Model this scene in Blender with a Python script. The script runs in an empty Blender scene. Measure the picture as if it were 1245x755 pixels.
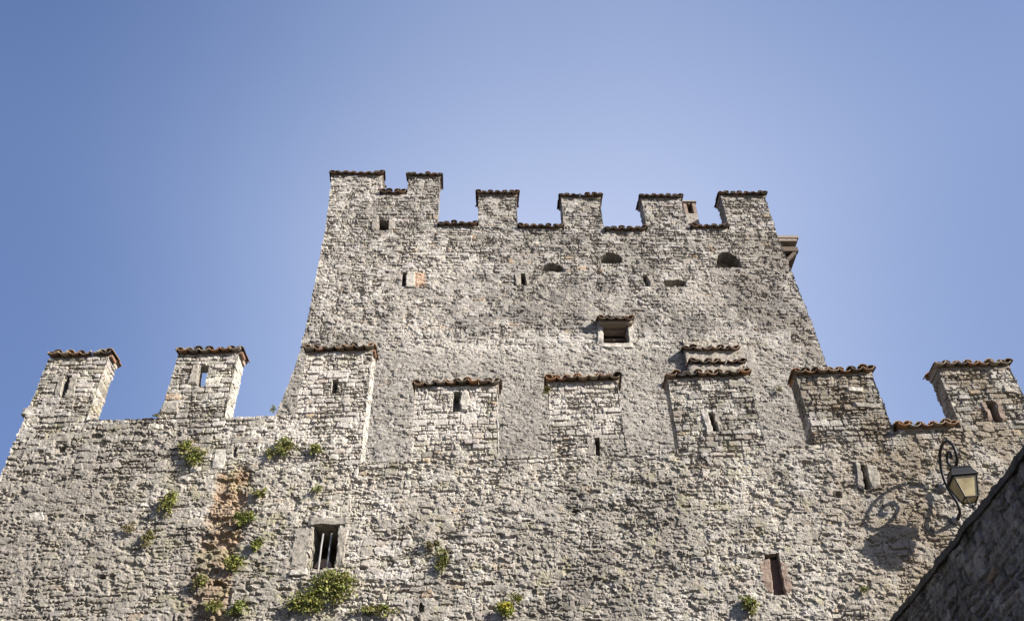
import bpy, math, random
import numpy as np
from mathutils import Vector, Matrix
random.seed(7)
R_ = math.radians
S = bpy.context.scene
COL = S.collection

# ------------------------------------------------------------------ camera
FPX = 1100.0; W0, H0 = 1245.0, 755.0
PITCH, ROLL, YAW = R_(42.6), R_(1.6), R_(0.8)
fw = np.array([-math.sin(YAW)*math.cos(PITCH), math.cos(YAW)*math.cos(PITCH), math.sin(PITCH)])
r0 = np.array([math.cos(YAW), math.sin(YAW), 0.0]); u0 = np.cross(r0, fw)
rt = r0*math.cos(ROLL) - u0*math.sin(ROLL); up = u0*math.cos(ROLL) + r0*math.sin(ROLL)
EYE = np.array([0, 0, 1.6])
cam_d = bpy.data.cameras.new('camera'); cam = bpy.data.objects.new('camera', cam_d); COL.objects.link(cam)
cam_d.sensor_width = 36; cam_d.lens = 36*FPX/W0; cam_d.clip_start = 0.05; cam_d.clip_end = 3000
m = Matrix([list(rt)+[0], list(up)+[0], list(-fw)+[0], [0, 0, 0, 1]]).transposed()
m.translation = Vector(EYE); cam.matrix_world = m
S.camera = cam

# ------------------------------------------------------------------ light
SUNV = Vector((1.15, -0.66, 0.66)).normalized()           # towards the sun
EL = math.asin(SUNV.z); AZ = math.atan2(SUNV.x, SUNV.y)
wd = bpy.data.worlds.new('World'); S.world = wd; wd.use_nodes = True
nt = wd.node_tree; nt.nodes.clear()
sky = nt.nodes.new('ShaderNodeTexSky'); sky.sky_type = 'NISHITA'; sky.sun_disc = False
sky.sun_elevation = EL; sky.sun_rotation = AZ; sky.altitude = 300
sky.air_density = 1.0; sky.dust_density = 1.2; sky.ozone_density = 1.0
bg = nt.nodes.new('ShaderNodeBackground'); bg.inputs[1].default_value = 0.15
wo = nt.nodes.new('ShaderNodeOutputWorld')
gam = nt.nodes.new('ShaderNodeGamma'); gam.inputs[1].default_value = .36
tint = nt.nodes.new('ShaderNodeVectorMath'); tint.operation = 'MULTIPLY'; tint.inputs[1].default_value = (1.62, 1.60, 1.86)
nt.links.new(sky.outputs[0], gam.inputs[0]); nt.links.new(gam.outputs[0], tint.inputs[0]); tcw = nt.nodes.new('ShaderNodeTexCoord'); sx = nt.nodes.new('ShaderNodeSeparateXYZ'); nt.links.new(tcw.outputs['Generated'], sx.inputs[0])
def grad(sock, a, b, lo, hi):          # edge falloff put into the sky colour: darker left, right and towards the zenith
    q = nt.nodes.new('ShaderNodeMapRange'); q.interpolation_type = 'SMOOTHSTEP'
    q.inputs[1].default_value = a; q.inputs[2].default_value = b; q.inputs[3].default_value = lo; q.inputs[4].default_value = hi
    nt.links.new(sock, q.inputs[0]); return q.outputs[0]
def mul(a, b):
    q = nt.nodes.new('ShaderNodeMath'); q.operation = 'MULTIPLY'; nt.links.new(a, q.inputs[0]); nt.links.new(b, q.inputs[1]); return q.outputs[0]
f_ = mul(mul(grad(sx.outputs[0], -.52, .02, .37, 1.0), grad(sx.outputs[0], .08, .52, 1.0, .55)), grad(sx.outputs[2], .70, .93, 1.0, .62))
g2 = nt.nodes.new('ShaderNodeMath'); g2.operation = 'POWER'; nt.links.new(f_, g2.inputs[0]); g2.inputs[1].default_value = .62
cx_ = nt.nodes.new('ShaderNodeCombineXYZ'); g3 = nt.nodes.new('ShaderNodeMath'); g3.operation = 'POWER'; nt.links.new(f_, g3.inputs[0]); g3.inputs[1].default_value = 1.3
nt.links.new(g3.outputs[0], cx_.inputs[0]); nt.links.new(f_, cx_.inputs[1]); nt.links.new(g2.outputs[0], cx_.inputs[2])
pw = nt.nodes.new('ShaderNodeVectorMath'); pw.operation = 'MULTIPLY'
nt.links.new(tint.outputs[0], pw.inputs[0]); nt.links.new(cx_.outputs[0], pw.inputs[1]); nt.links.new(pw.outputs[0], bg.inputs[0])
nt.links.new(bg.outputs[0], wo.inputs[0])
sd = bpy.data.lights.new('sun', 'SUN'); sd.energy = 5.0; sd.angle = R_(0.5); sd.color = (1.0, 0.92, 0.80)
so = bpy.data.objects.new('sun', sd); COL.objects.link(so)
so.rotation_euler = SUNV.to_track_quat('Z', 'Y').to_euler(); so.location = (20, -10, 40)
S.view_settings.view_transform = 'Standard'; S.view_settings.look = 'None'
S.view_settings.gamma = 1; S.view_settings.use_curve_mapping = False
S.view_settings.exposure = 1.25

# ------------------------------------------------------------------ planes: wall fronts (local x along wall, y into it)
WALL_Y = 14.0
TOW_Y = 19.0; TOW_YAW = R_(3.5)
def ray(px, py): return fw*FPX + rt*(px-W0/2) + up*(H0/2-py)
def on_wall(px, py, off=0.0):
    d = ray(px, py); p = EYE + d*((WALL_Y+off)/d[1]); return p[0], p[2]
def on_tower(px, py, off=0.0):
    c, s = math.cos(TOW_YAW), math.sin(TOW_YAW)
    n = np.array([-s, c, 0]); o = np.array([0, TOW_Y, 0]); d = ray(px, py)
    t = ((o-EYE)@n + off)/(d@n); p = EYE + d*t - o
    return p@np.array([c, s, 0]), p[2]

# ------------------------------------------------------------------ numpy noise
M32 = np.uint64(0xffffffff)
def hsh(ix, iy, s=0):
    a = (ix.astype(np.int64) + 100000).astype(np.uint64); b = (iy.astype(np.int64) + 100000).astype(np.uint64)
    n = (a*np.uint64(374761393) + b*np.uint64(668265263) + np.uint64(int(s)*1013904223+12345)) & M32
    n = ((n ^ (n >> np.uint64(13)))*np.uint64(1274126177)) & M32
    n = ((n ^ (n >> np.uint64(15)))*np.uint64(2246822519)) & M32
    n = n ^ (n >> np.uint64(16))
    return (n & M32).astype(np.float64)/4294967296.0
def vn(u, v, f, s=0):
    U = u*f; V = v*f; iu = np.floor(U); iv = np.floor(V); a = U-iu; b = V-iv
    a = a*a*(3-2*a); b = b*b*(3-2*b)
    return ((hsh(iu, iv, s)*(1-a)+hsh(iu+1, iv, s)*a)*(1-b) + (hsh(iu, iv+1, s)*(1-a)+hsh(iu+1, iv+1, s)*a)*b)
def fbm(u, v, f, s=0, o=3):
    r = 0; a = 1; t = 0
    for i in range(o):
        r = r + a*vn(u+i*7.3, v-i*3.1, f*2**i, s+i); t += a; a *= .55
    return r/t
def sst(a, b, x):
    t = np.clip((x-a)/(b-a), 0, 1); return t*t*(3-2*t)
def worley(u, v, w, h, s, jx=.8, jy=.7, p=3.0):
    U = u/w; V = v/h; rv = np.floor(V)
    F1 = np.full(u.shape, 9.); F2 = F1.copy(); ID = np.zeros(u.shape); DX = ID.copy(); DZ = ID.copy()
    for dj in (-1, 0, 1):
        row = rv+dj; Ur = U + hsh(row, row*0, s+5); cu = np.floor(Ur)
        for di in (-1, 0, 1):
            c = cu+di
            px = c+.5+jx*(hsh(c, row, s)-.5); pz = row+.5+jy*(hsh(c, row, s+1)-.5)
            dx = (Ur-px)*w; dz = (V-pz)*h*1.35
            d = (np.abs(dx)**p+np.abs(dz)**p)**(1/p)
            cl = d < F1
            F2 = np.where(cl, F1, np.minimum(F2, d))
            ID = np.where(cl, hsh(c, row, s+2), ID); DX = np.where(cl, dx, DX); DZ = np.where(cl, dz, DZ)
            F1 = np.where(cl, d, F1)
    return F2-F1, ID, DX, DZ
def courses(u, v, w, h, s):
    V = v/h; row = np.floor(V); z0 = row*0
    def zb(k): return k+.55*(hsh(k, z0, s+5)-.5)
    row = np.where(V < zb(row), row-1, row); row = np.where(V >= zb(row+1), row+1, row)
    b0 = zb(row); b1 = zb(row+1)
    ww = w*(.75+.6*hsh(row, z0, s+6)); U = u/ww+17*hsh(row, z0, s+7)
    c = np.floor(U)
    def xb(k): return k+.75*(hsh(k, row, s+8)-.5)
    c = np.where(U < xb(c), c-1, c); c = np.where(U >= xb(c+1), c+1, c)
    l = xb(c); r = xb(c+1)
    ex = np.minimum(U-l, r-U)*ww; ez = np.minimum(V-b0, b1-V)*h
    R = .034; e = np.minimum(ex, ez)
    e = np.where((ex < R) & (ez < R), np.maximum(R-np.hypot(R-ex, R-ez), 0), e)
    return e, hsh(c, row, s+2), (U-(l+r)/2)*ww, (V-(b0+b1)/2)*h
def poly_mask(u, v, poly, soft=0.12):
    """signed softness distance mask of a polygon in wall coordinates"""
    inside = np.zeros(u.shape, bool); dist = np.full(u.shape, 9.)
    n = len(poly)
    for i in range(n):
        x0, y0 = poly[i]; x1, y1 = poly[(i+1) % n]
        c = ((y0 > v) != (y1 > v)); xi = (x1-x0)*(v-y0)/((y1-y0) if abs(y1-y0) > 1e-9 else 1e-9)+x0
        inside ^= c & (u < xi)
        L = (x1-x0)**2+(y1-y0)**2; t = np.clip(((u-x0)*(x1-x0)+(v-y0)*(y1-y0))/L, 0, 1)
        dist = np.minimum(dist, np.hypot(u-x0-t*(x1-x0), v-y0-t*(y1-y0)))
    sg = np.where(inside, dist, -dist)
    return sst(-soft, soft, sg)

def lerp(a, b, t): return a*(1-t)+b*t
def lerpc(c, rgb, t): return c*(1-t[:, None]) + np.array(rgb)[None, :]*t[:, None]

def masonry(u, v, cfg):
    """height (m) and albedo of rubble masonry at wall coordinates u,v"""
    s = cfg.get('seed', 0); k = cfg.get('scale', 1.0)
    cl = cfg['clean'](u, v) if 'clean' in cfg else u*0+.5           # 1: well laid flat stones, 0: battered rubble
    wz = 1.25-.85*cl
    wu = u + wz*(.13*k*(fbm(u, v, 3.6/k, s+40, 2)-.5) + .05*k*(vn(u, v, 15/k, s+42)-.5))
    wv = v + wz*(.085*k*(fbm(u, v, 2.9/k, s+50, 2)-.5) + .035*k*(vn(u, v, 14/k, s+52)-.5))
    eA, iA, xA, zA = courses(wu, wv, .27*k, .150*k, s+1)
    eB, iB, xB, zB = courses(wu+.31, wv+.045, .155*k, .078*k, s+11)
    big = (iA > cfg.get('big', .55)) ^ (fbm(u, v, 1.3, s+12, 2) > .60)
    e = np.where(big, eA, np.minimum(eA, eB*1.15)); idd = np.where(big, (iA*7.13) % 1, iB)
    dx = np.where(big, xA, xB); dz = np.where(big, zA, zB)
    r1 = idd; r2 = (idd*17.31) % 1; r3 = (idd*41.7) % 1; r4 = (idd*91.3) % 1
    jn = fbm(u, v, 4.5, s+60, 3)
    jw = cfg.get('jw', .026)*(.45+1.0*sst(.3, .7, jn))*(1-.25*cl)
    j = sst(0.0, 1.0, e/jw)
    jd = np.clip(sst(.36, .62, fbm(u, v, 4.3, s+61, 3))+.35*cl, 0, 1)            # joints open and close
    j = 1-(1-j)*(.12+.88*jd)
    rg = fbm(u, v*1.6, 10, s+70, 4)-.5; rf = fbm(u, v, 42, s+75, 2)-.5
    amp = cfg.get('amp', 1.0)
    st = .020 + .040*r2 + (1-.4*cl)*((r3-.5)*.17*dx + (r4-.58)*.26*dz)
    Hs = j*st*amp + (.022-.009*cl)*rg*amp + .012*rf - .020*(1-j)*jd
    crum = sst(.60, .66, fbm(u, v*1.5, 8.0, s+80, 3))*sst(.40, .6, fbm(u, v, 1.1, s+81, 2))*(1-.6*cl)
    Hs = Hs - .042*crum*amp
    # smeared mortar / render patches
    ren = cfg['render'](u, v) if 'render' in cfg else u*0
    rn = fbm(u, v, .9, s+90, 4); ren = np.clip(ren + (1-cl)*cfg.get('ren_amt', .6)*sst(.46, .60, rn), 0, 1)
    ren = np.clip(ren*(.40+1.1*fbm(u, v, 5, s+91, 3)), 0, 1)
    ra = cfg.get('ramp', 1.0)
    pit = sst(.60, .66, fbm(u+.4*v, v*1.7, 9, s+93, 3))
    pit2 = sst(.66, .70, fbm(u+.3*v, v*1.9, 4.5, s+95, 3))
    Hr = .030*amp + ra*(.034*(fbm(u, v*1.4, 9, s+94, 5)-.5) - .024*pit - .040*pit2) + .010*(vn(u, v, 55, s+96)-.5) + .30*(Hs-.02)
    H = lerp(Hs, Hr, ren)
    # broad undulation of an old wall
    H = H + .035*(fbm(u, v, .5, s+97, 2)-.5)
    # ---- albedo
    base = .22 + .19*r4 + .09*(r3 > .82) - .07*(r2 < .2)
    c = np.stack([base*1.0, base*(.925+.03*r3), base*(.80+.09*r2)], 1)
    pink = (((idd*133.7) % 1) > .92).astype(float)*.35; c = lerpc(c, (.34, .27, .225), pink)
    och = (((idd*211.9) % 1) > .988).astype(float)*.6; c = lerpc(c, (.36, .23, .11), och)
    mort = np.clip((1-j)*.8, 0, 1); c = lerpc(c, (.25, .22, .18), mort*.7)
    c = lerpc(c, (.33, .305, .265), ren*.6)
    c *= (.74+.52*fbm(u, v*1.2, 19, s+100, 4))[:, None]
    c *= (.66+.68*fbm(u, v, .45, s+101, 3))[:, None]
    lich = sst(.50, .66, fbm(u, v, 1.6, s+102, 4))*cfg.get('lichen', .35)
    spk = sst(.46, .60, fbm(u, v*1.2, 20, s+104, 4))
    c = lerpc(c, (.10, .092, .078), np.clip(lich*(.25+.95*spk), 0, 1))
    spk2 = sst(.60, .70, fbm(u, v*1.3, 26, s+108, 3)); c = lerpc(c, (.115, .105, .09), spk2*.35)
    streak = sst(.52, .70, fbm(u*1.0, v*.16, 3.2, s+120, 3))*sst(.42, .58, fbm(u, v, .8, s+123, 2)); c = lerpc(c, (.13, .12, .105), streak*.40)
    wh = sst(.58, .70, fbm(u, v, 2.3, s+106, 4))*sst(.4, .6, fbm(u, v, 18, s+107, 2))*cfg.get('white', .5)
    c = lerpc(c, (.50, .48, .45), wh)
    if 'paint' in cfg: c, H = cfg['paint'](u, v, c, H, e)
    return H, np.clip(c, .02, .8)

# ------------------------------------------------------------------ materials
def mat(name, rgb=(.5, .5, .5), rough=.85, metal=0, attr=False, noise=(30, .25), bump=(60, .25, .01)):
    m = bpy.data.materials.new(name); m.use_nodes = True; t = m.node_tree; b = t.nodes['Principled BSDF']
    b.inputs['Roughness'].default_value = rough; b.inputs['Metallic'].default_value = metal
    b.inputs['Specular IOR Level'].default_value = .25
    tc = t.nodes.new('ShaderNodeTexCoord')
    if attr:
        a = t.nodes.new('ShaderNodeAttribute'); a.attribute_name = 'Col'; src = a.outputs['Color']
    else:
        a = t.nodes.new('ShaderNodeRGB'); a.outputs[0].default_value = (*rgb, 1); src = a.outputs[0]
    n = t.nodes.new('ShaderNodeTexNoise'); n.inputs['Scale'].default_value = noise[0]; n.inputs['Detail'].default_value = 5
    n.inputs['Roughness'].default_value = .65
    t.links.new(tc.outputs['Object'], n.inputs['Vector'])
    mr = t.nodes.new('ShaderNodeMapRange'); mr.inputs[1].default_value = .3; mr.inputs[2].default_value = .7
    mr.inputs[3].default_value = 1-noise[1]; mr.inputs[4].default_value = 1+noise[1]
    t.links.new(n.outputs[0], mr.inputs[0])
    mx = t.nodes.new('ShaderNodeVectorMath'); mx.operation = 'SCALE'
    t.links.new(src, mx.inputs[0]); t.links.new(mr.outputs[0], mx.inputs['Scale'])
    t.links.new(mx.outputs[0], b.inputs['Base Color'])
    if bump:
        n2 = t.nodes.new('ShaderNodeTexNoise'); n2.inputs['Scale'].default_value = bump[0]; n2.inputs['Detail'].default_value = 6
        n2.inputs['Roughness'].default_value = .7
        t.links.new(tc.outputs['Object'], n2.inputs['Vector'])
        bp = t.nodes.new('ShaderNodeBump'); bp.inputs['Strength'].default_value = bump[1]; bp.inputs['Distance'].default_value = bump[2]
        t.links.new(n2.outputs[0], bp.inputs['Height']); t.links.new(bp.outputs[0], b.inputs['Normal'])
    return m
M_STONE = mat('rubble_stone', attr=True, noise=(38, .30), bump=(34, .8, .02))
M_TILE = mat('terracotta_tile', attr=True, noise=(22, .40), bump=(60, .4, .008))
M_SLAB = mat('dressed_stone', (.25, .23, .20), noise=(13, .5), bump=(28, .8, .02))
M_BRICKY = mat('brick_stone', (.205, .155, .125), noise=(14, .4), bump=(28, .8, .02))
M_WHITE = mat('white_stone', (.36, .34, .305), noise=(14, .42), bump=(30, .6, .015))
M_DARK = mat('near_black', (.05, .04, .035), noise=(8, .4))  # near-black, carries the shade of window depths; deck and soffit share it
M_BRICK = mat('brown_brick_infill', (.075, .05, .042), noise=(10, .3))
M_IRON = mat('black_iron', (.018, .018, .02), rough=.45, metal=.0, noise=(40, .3), bump=(90, .2, .003))
M_BAR = mat('grey_iron_bar', (.25, .24, .24), rough=.6, noise=(30, .3))
M_WOOD = mat('old_timber', (.09, .07, .055), noise=(12, .4), bump=(20, .6, .02))
M_WOODL = mat('pale_timber', (.22, .185, .16), noise=(12, .3), bump=(20, .6, .02))
M_EARTH = mat('bare_earth', (.07, .06, .04), noise=(.8, .4), bump=(5, .6, .05))
M_STEM = mat('plant_stem', (.10, .09, .04))
def glass_mat():
    m = bpy.data.materials.new('frosted_amber_glass'); m.use_nodes = True; t = m.node_tree; b = t.nodes['Principled BSDF']
    tc = t.nodes.new('ShaderNodeTexCoord'); n = t.nodes.new('ShaderNodeTexNoise'); n.inputs['Scale'].default_value = 6
    cr = t.nodes.new('ShaderNodeValToRGB'); cr.color_ramp.elements[0].color = (.34, .27, .13, 1); cr.color_ramp.elements[1].color = (.56, .48, .28, 1)
    cr.color_ramp.elements[0].position = .35; cr.color_ramp.elements[1].position = .65
    t.links.new(tc.outputs['Object'], n.inputs['Vector']); t.links.new(n.outputs[0], cr.inputs[0]); t.links.new(cr.outputs[0], b.inputs['Base Color'])
    b.inputs['Roughness'].default_value = .35
    b.inputs['Transmission Weight'].default_value = .35
    b.inputs['Subsurface Weight'].default_value = 0
    return m
M_GLASS = glass_mat()
def leaf_mat():
    m = bpy.data.materials.new('leaf'); m.use_nodes = True; t = m.node_tree; b = t.nodes['Principled BSDF']
    a = t.nodes.new('ShaderNodeAttribute'); a.attribute_name = 'Col'
    t.links.new(a.outputs['Color'], b.inputs['Base Color']); b.inputs['Roughness'].default_value = .6
    tr = t.nodes.new('ShaderNodeBsdfTranslucent'); mx = t.nodes.new('ShaderNodeMixShader'); mx.inputs[0].default_value = .3
    t.links.new(a.outputs['Color'], tr.inputs['Color']); o = t.nodes['Material Output']
    t.links.new(b.outputs[0], mx.inputs[1]); t.links.new(tr.outputs[0], mx.inputs[2]); t.links.new(mx.outputs[0], o.inputs[0])
    return m
M_LEAF = leaf_mat()

# ------------------------------------------------------------------ object helpers
def empty(name, loc=(0, 0, 0), rz=0, label=None, cat=None, group=None):
    o = bpy.data.objects.new(name, None); COL.objects.link(o); o.location = loc; o.rotation_euler = (0, 0, rz)
    o.empty_display_size = .3
    if label: o['label'] = label
    if cat: o['category'] = cat
    if group: o['group'] = group
    return o
def link_mesh(name, V, Fq, material, parent=None, colr=None, smooth=False):
    """V (n,3) array, Fq list/array of faces"""
    me = bpy.data.meshes.new(name)
    V = np.asarray(V, np.float32)
    if isinstance(Fq, np.ndarray):
        nf = len(Fq); k = Fq.shape[1]
        me.vertices.add(len(V)); me.vertices.foreach_set('co', V.ravel())
        me.loops.add(nf*k); me.loops.foreach_set('vertex_index', Fq.astype(np.int32).ravel())
        me.polygons.add(nf); me.polygons.foreach_set('loop_start', np.arange(0, nf*k, k, dtype=np.int32))
        me.polygons.foreach_set('loop_total', np.full(nf, k, np.int32))
        me.update(calc_edges=True)
    else:
        me.from_pydata(V.tolist(), [], Fq); me.update()
    if colr is not None:
        at = me.color_attributes.new('Col', 'FLOAT_COLOR', 'POINT')
        c4 = np.ones((len(V), 4), np.float32); c4[:, :3] = colr; at.data.foreach_set('color', c4.ravel())
    me.polygons.foreach_set('use_smooth', np.full(len(me.polygons), smooth))
    me.materials.append(material); me.validate()
    o = bpy.data.objects.new(name, me); COL.objects.link(o)
    if parent: o.parent = parent
    return o
class MB:
    def __init__(s): s.V = []; s.F = []; s.C = []
    def add(s, V, F, c=(.5, .5, .5)):
        b = len(s.V); s.V += [tuple(v) for v in V]; s.F += [tuple(i+b for i in f) for f in F]; s.C += [c]*len(V)
    def box(s, x0, x1, y0, y1, z0, z1, c=(.5, .5, .5), jit=0):
        P = [(x, y, z) for z in (z0, z1) for y in (y0, y1) for x in (x0, x1)]
        P = [tuple(q+random.uniform(-jit, jit) for q in p) for p in P]
        s.add(P, [(0, 2, 3, 1), (4, 5, 7, 6), (0, 1, 5, 4), (2, 6, 7, 3), (0, 4, 6, 2), (1, 3, 7, 5)], c)
    def tube(s, pts, r, n=8, c=(.5, .5, .5), closed=False):
        pts = [Vector(p) for p in pts]; V = []; F = []
        N = len(pts); nrm = Vector((1, 0, 0))
        for i, p in enumerate(pts):
            t = (pts[min(i+1, N-1)]-pts[max(i-1, 0)]).normalized()
            a = t.cross(nrm)
            if a.length < .05: a = t.cross(Vector((0, 0, 1)))
            a.normalize(); b = t.cross(a)
            rr = r[i] if isinstance(r, (list, tuple)) else r
            for k in range(n):
                th = 2*math.pi*k/n; V.append(p+a*math.cos(th)*rr+b*math.sin(th)*rr)
        for i in range(N-1):
            for k in range(n):
                F.append((i*n+k, i*n+(k+1) % n, (i+1)*n+(k+1) % n, (i+1)*n+k))
        F.append(tuple(range(n))[::-1]); F.append(tuple((N-1)*n+k for k in range(n)))
        s.add(V, F, c)
    def build(s, name, material, parent=None, smooth=False):
        return link_mesh(name, np.array(s.V), s.F, material, parent, np.array(s.C), smooth)

# rough slab of stone: subdivided displaced box
def rough_box(name, x0, x1, y0, y1, z0, z1, material, parent, res=.04, amp=.012, taper=None, seed=0, colr=None):
    P, F, N = [], [], []
    def face(o, a, b, na, nb, n):
        base = sum(len(q) for q in P)
        A, B = np.meshgrid(np.linspace(0, 1, na+1), np.linspace(0, 1, nb+1), indexing='xy')
        pts = np.array(o)[None, :]+A.ravel()[:, None]*np.array(a)+B.ravel()[:, None]*np.array(b)
        P.append(pts); N.append(np.tile(np.array(n, float), (len(pts), 1)))
        i = np.arange(na)[None, :]+np.arange(nb)[:, None]*(na+1); i = i.ravel()+base
        F.append(np.stack([i, i+1, i+na+2, i+na+1], 1))
    X, Y, Z = x1-x0, y1-y0, z1-z0
    nx, ny, nz = [max(2, int(round(q/res))) for q in (X, Y, Z)]
    face((x0, y0, z0), (X, 0, 0), (0, 0, Z), nx, nz, (0, -1, 0)); face((x1, y1, z0), (-X, 0, 0), (0, 0, Z), nx, nz, (0, 1, 0))
    face((x1, y0, z0), (0, Y, 0), (0, 0, Z), ny, nz, (1, 0, 0)); face((x0, y1, z0), (0, -Y, 0), (0, 0, Z), ny, nz, (-1, 0, 0))
    face((x0, y0, z1), (X, 0, 0), (0, Y, 0), nx, ny, (0, 0, 1)); face((x0, y1, z0), (X, 0, 0), (0, -Y, 0), nx, ny, (0, 0, -1))
    P = np.concatenate(P); N = np.concatenate(N); F = np.concatenate(F)
    P, N, F = weld(P, N, F)
    u = P[:, 0]+P[:, 1]; v = P[:, 2]+.3*P[:, 1]
    h = amp*2*(fbm(u, v, 6, seed+300, 3)-.5)+amp*.8*(vn(u, v, 30, seed+301)-.5)
    P = P+N*h[:, None]
    if taper: P = taper(P)
    c = None
    if colr is not None: c = np.tile(np.array(colr), (len(P), 1))
    return link_mesh(name, P, F, material, parent, c)
def weld(P, N, F, extra=None):
    key = np.round(P/2e-4).astype(np.int64)
    _, first, inv = np.unique(key, axis=0, return_index=True, return_inverse=True); inv = inv.ravel()
    Nn = np.zeros((len(first), 3))
    for k in range(3): Nn[:, k] = np.bincount(inv, N[:, k], len(first))
    Nn /= np.maximum(np.linalg.norm(Nn, axis=1, keepdims=True), 1e-9)
    return P[first], Nn, inv[F]

# ------------------------------------------------------------------ masonry mass builder
class Mass:
    """collects rectangular grids (panels), welds, displaces, then splits into objects by part id"""
    def __init__(s): s.P = []; s.N = []; s.F = []; s.ID = []; s.n = 0
    def panel(s, pts, nrm, na, nb, pid):
        s.P.append(pts); s.N.append(np.tile(np.array(nrm, float), (len(pts), 1)))
        i = (np.arange(na)[None, :]+np.arange(nb)[:, None]*(na+1)).ravel()+s.n
        s.F.append(np.stack([i, i+1, i+na+2, i+na+1], 1)); s.ID.append(np.full(na*nb, pid)); s.n += len(pts)
    def block(s, X0, X1, zs, y0, y1, dx, dy, pid, left, right, top, xs_back=8):
        """X0,X1: functions of z for left and right edges; zs: array of row heights"""
        zs = np.asarray(zs); a0 = X0(zs); a1 = X1(zs); nx = max(1, int(round((a1[0]-a0[0])/dx))); nz = len(zs)-1
        t = np.linspace(0, 1, nx+1)
        X = a0[:, None]*(1-t)[None, :]+a1[:, None]*t[None, :]; Z = np.repeat(zs[:, None], nx+1, 1)
        def mk(X, Y, Z): return np.stack([X.ravel(), Y.ravel(), Z.ravel()], 1)
        s.panel(mk(X, X*0+y0, Z), (0, -1, 0), nx, nz, pid)
        ys = np.linspace(y0, y1, max(2, int(round((y1-y0)/dy)))+1); ny = len(ys)-1
        if right: s.panel(mk(np.repeat(a1[:, None], ny+1, 1), np.repeat(ys[None, :], nz+1, 0), np.repeat(zs[:, None], ny+1, 1)), (1, 0, 0), ny, nz, pid)
        if left:
            yr = ys[::-1]; s.panel(mk(np.repeat(a0[:, None], ny+1, 1), np.repeat(yr[None, :], nz+1, 0), np.repeat(zs[:, None], ny+1, 1)), (-1, 0, 0), ny, nz, pid)
        if top:
            xt = X[-1]; s.panel(mk(np.repeat(xt[None, :], ny+1, 0), np.repeat(ys[:, None], nx+1, 1), np.full((ny+1, nx+1), zs[-1])), (0, 0, 1), nx, ny, pid)
        # back, coarser but full
        nb = max(2, nx//3); zi = np.unique(np.r_[np.arange(0, nz, 3), nz]); tb = np.linspace(1, 0, nb+1)
        Xb = a0[zi][:, None]*(1-tb)[None, :]+a1[zi][:, None]*tb[None, :]
        s.panel(mk(Xb, Xb*0+y1, np.repeat(zs[zi][:, None], nb+1, 1)), (0, 1, 0), nb, len(zi)-1, pid)
    def finish(s, cfg, openings, names, parents, through=None):
        P = np.concatenate(s.P); N = np.concatenate(s.N); F = np.concatenate(s.F); ID = np.concatenate(s.ID)
        P, N, F = weld(P, N, F)
        u = P[:, 0]+P[:, 1]; v = P[:, 2].copy()
        H, C = masonry(u, v, cfg)
        front = N[:, 1] < -.98
        H = H-.05
        sd_ = np.abs(N[:, 0]) > .9; H = np.where(sd_, H*.55, H)
        if 'right_pale' in cfg:
            m_ = ((N[:, 0] > .9) & cfg['right_pale'](P)).astype(float); C = lerpc(C, (.47, .45, .415), m_*.55)  # right-hand side faces in this stretch coloured paler
        Q = P+N*H[:, None]
        kill = np.zeros(len(P), bool)
        for (x0, x1, z0, z1, dep, arch, slant) in openings:
            jx = .015*(vn(P[:, 0], P[:, 2], 9, 501)-.5)*2; jz = .015*(vn(P[:, 0], P[:, 2], 9, 502)-.5)*2
            X = P[:, 0]+jx-slant*(P[:, 2]-z0); Z = P[:, 2]+jz; top = z1
            if arch: top = z1-arch*((X-(x0+x1)/2)/((x1-x0)/2))**2
            ins = front & (X > x0) & (X < x1) & (Z > z0) & (Z < top)
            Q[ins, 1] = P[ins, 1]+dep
            C[ins] *= .75  # shade inside the opening put into the stone colour
        if through:
            x0, x1, z0, z1, th = through
            ins = (P[:, 0] > x0) & (P[:, 0] < x1) & (P[:, 2] > z0) & (P[:, 2] < z1) & (np.abs(N[:, 1]) > .9)
            insb = ins & (N[:, 1] > .9)
            fi = ins & front; xc = (x0+x1)/2
            Q[fi, 1] = P[fi, 1]+th-.02; Q[fi, 0] = xc+(P[fi, 0]-xc)*4.2; Q[fi, 2] = z0+(P[fi, 2]-z0)*1.25     # splayed embrasure
            kill = ins | ((P[:, 0] > x0-.26) & (P[:, 0] < x1+.26) & (P[:, 2] > z0-.05) & (P[:, 2] < z1+.18) & (N[:, 1] > .9))
            fk = kill[F].all(1) | ((N[F][:, :, 1] > .9).all(1) & kill[F].any(1))
            F = F[~fk]; ID = ID[~fk]
        out = []
        for i, (nm, par) in enumerate(zip(names, parents)):
            f = F[ID == i]; used, inv = np.unique(f, return_inverse=True)
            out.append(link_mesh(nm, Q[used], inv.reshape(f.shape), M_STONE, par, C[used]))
        return out

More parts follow.
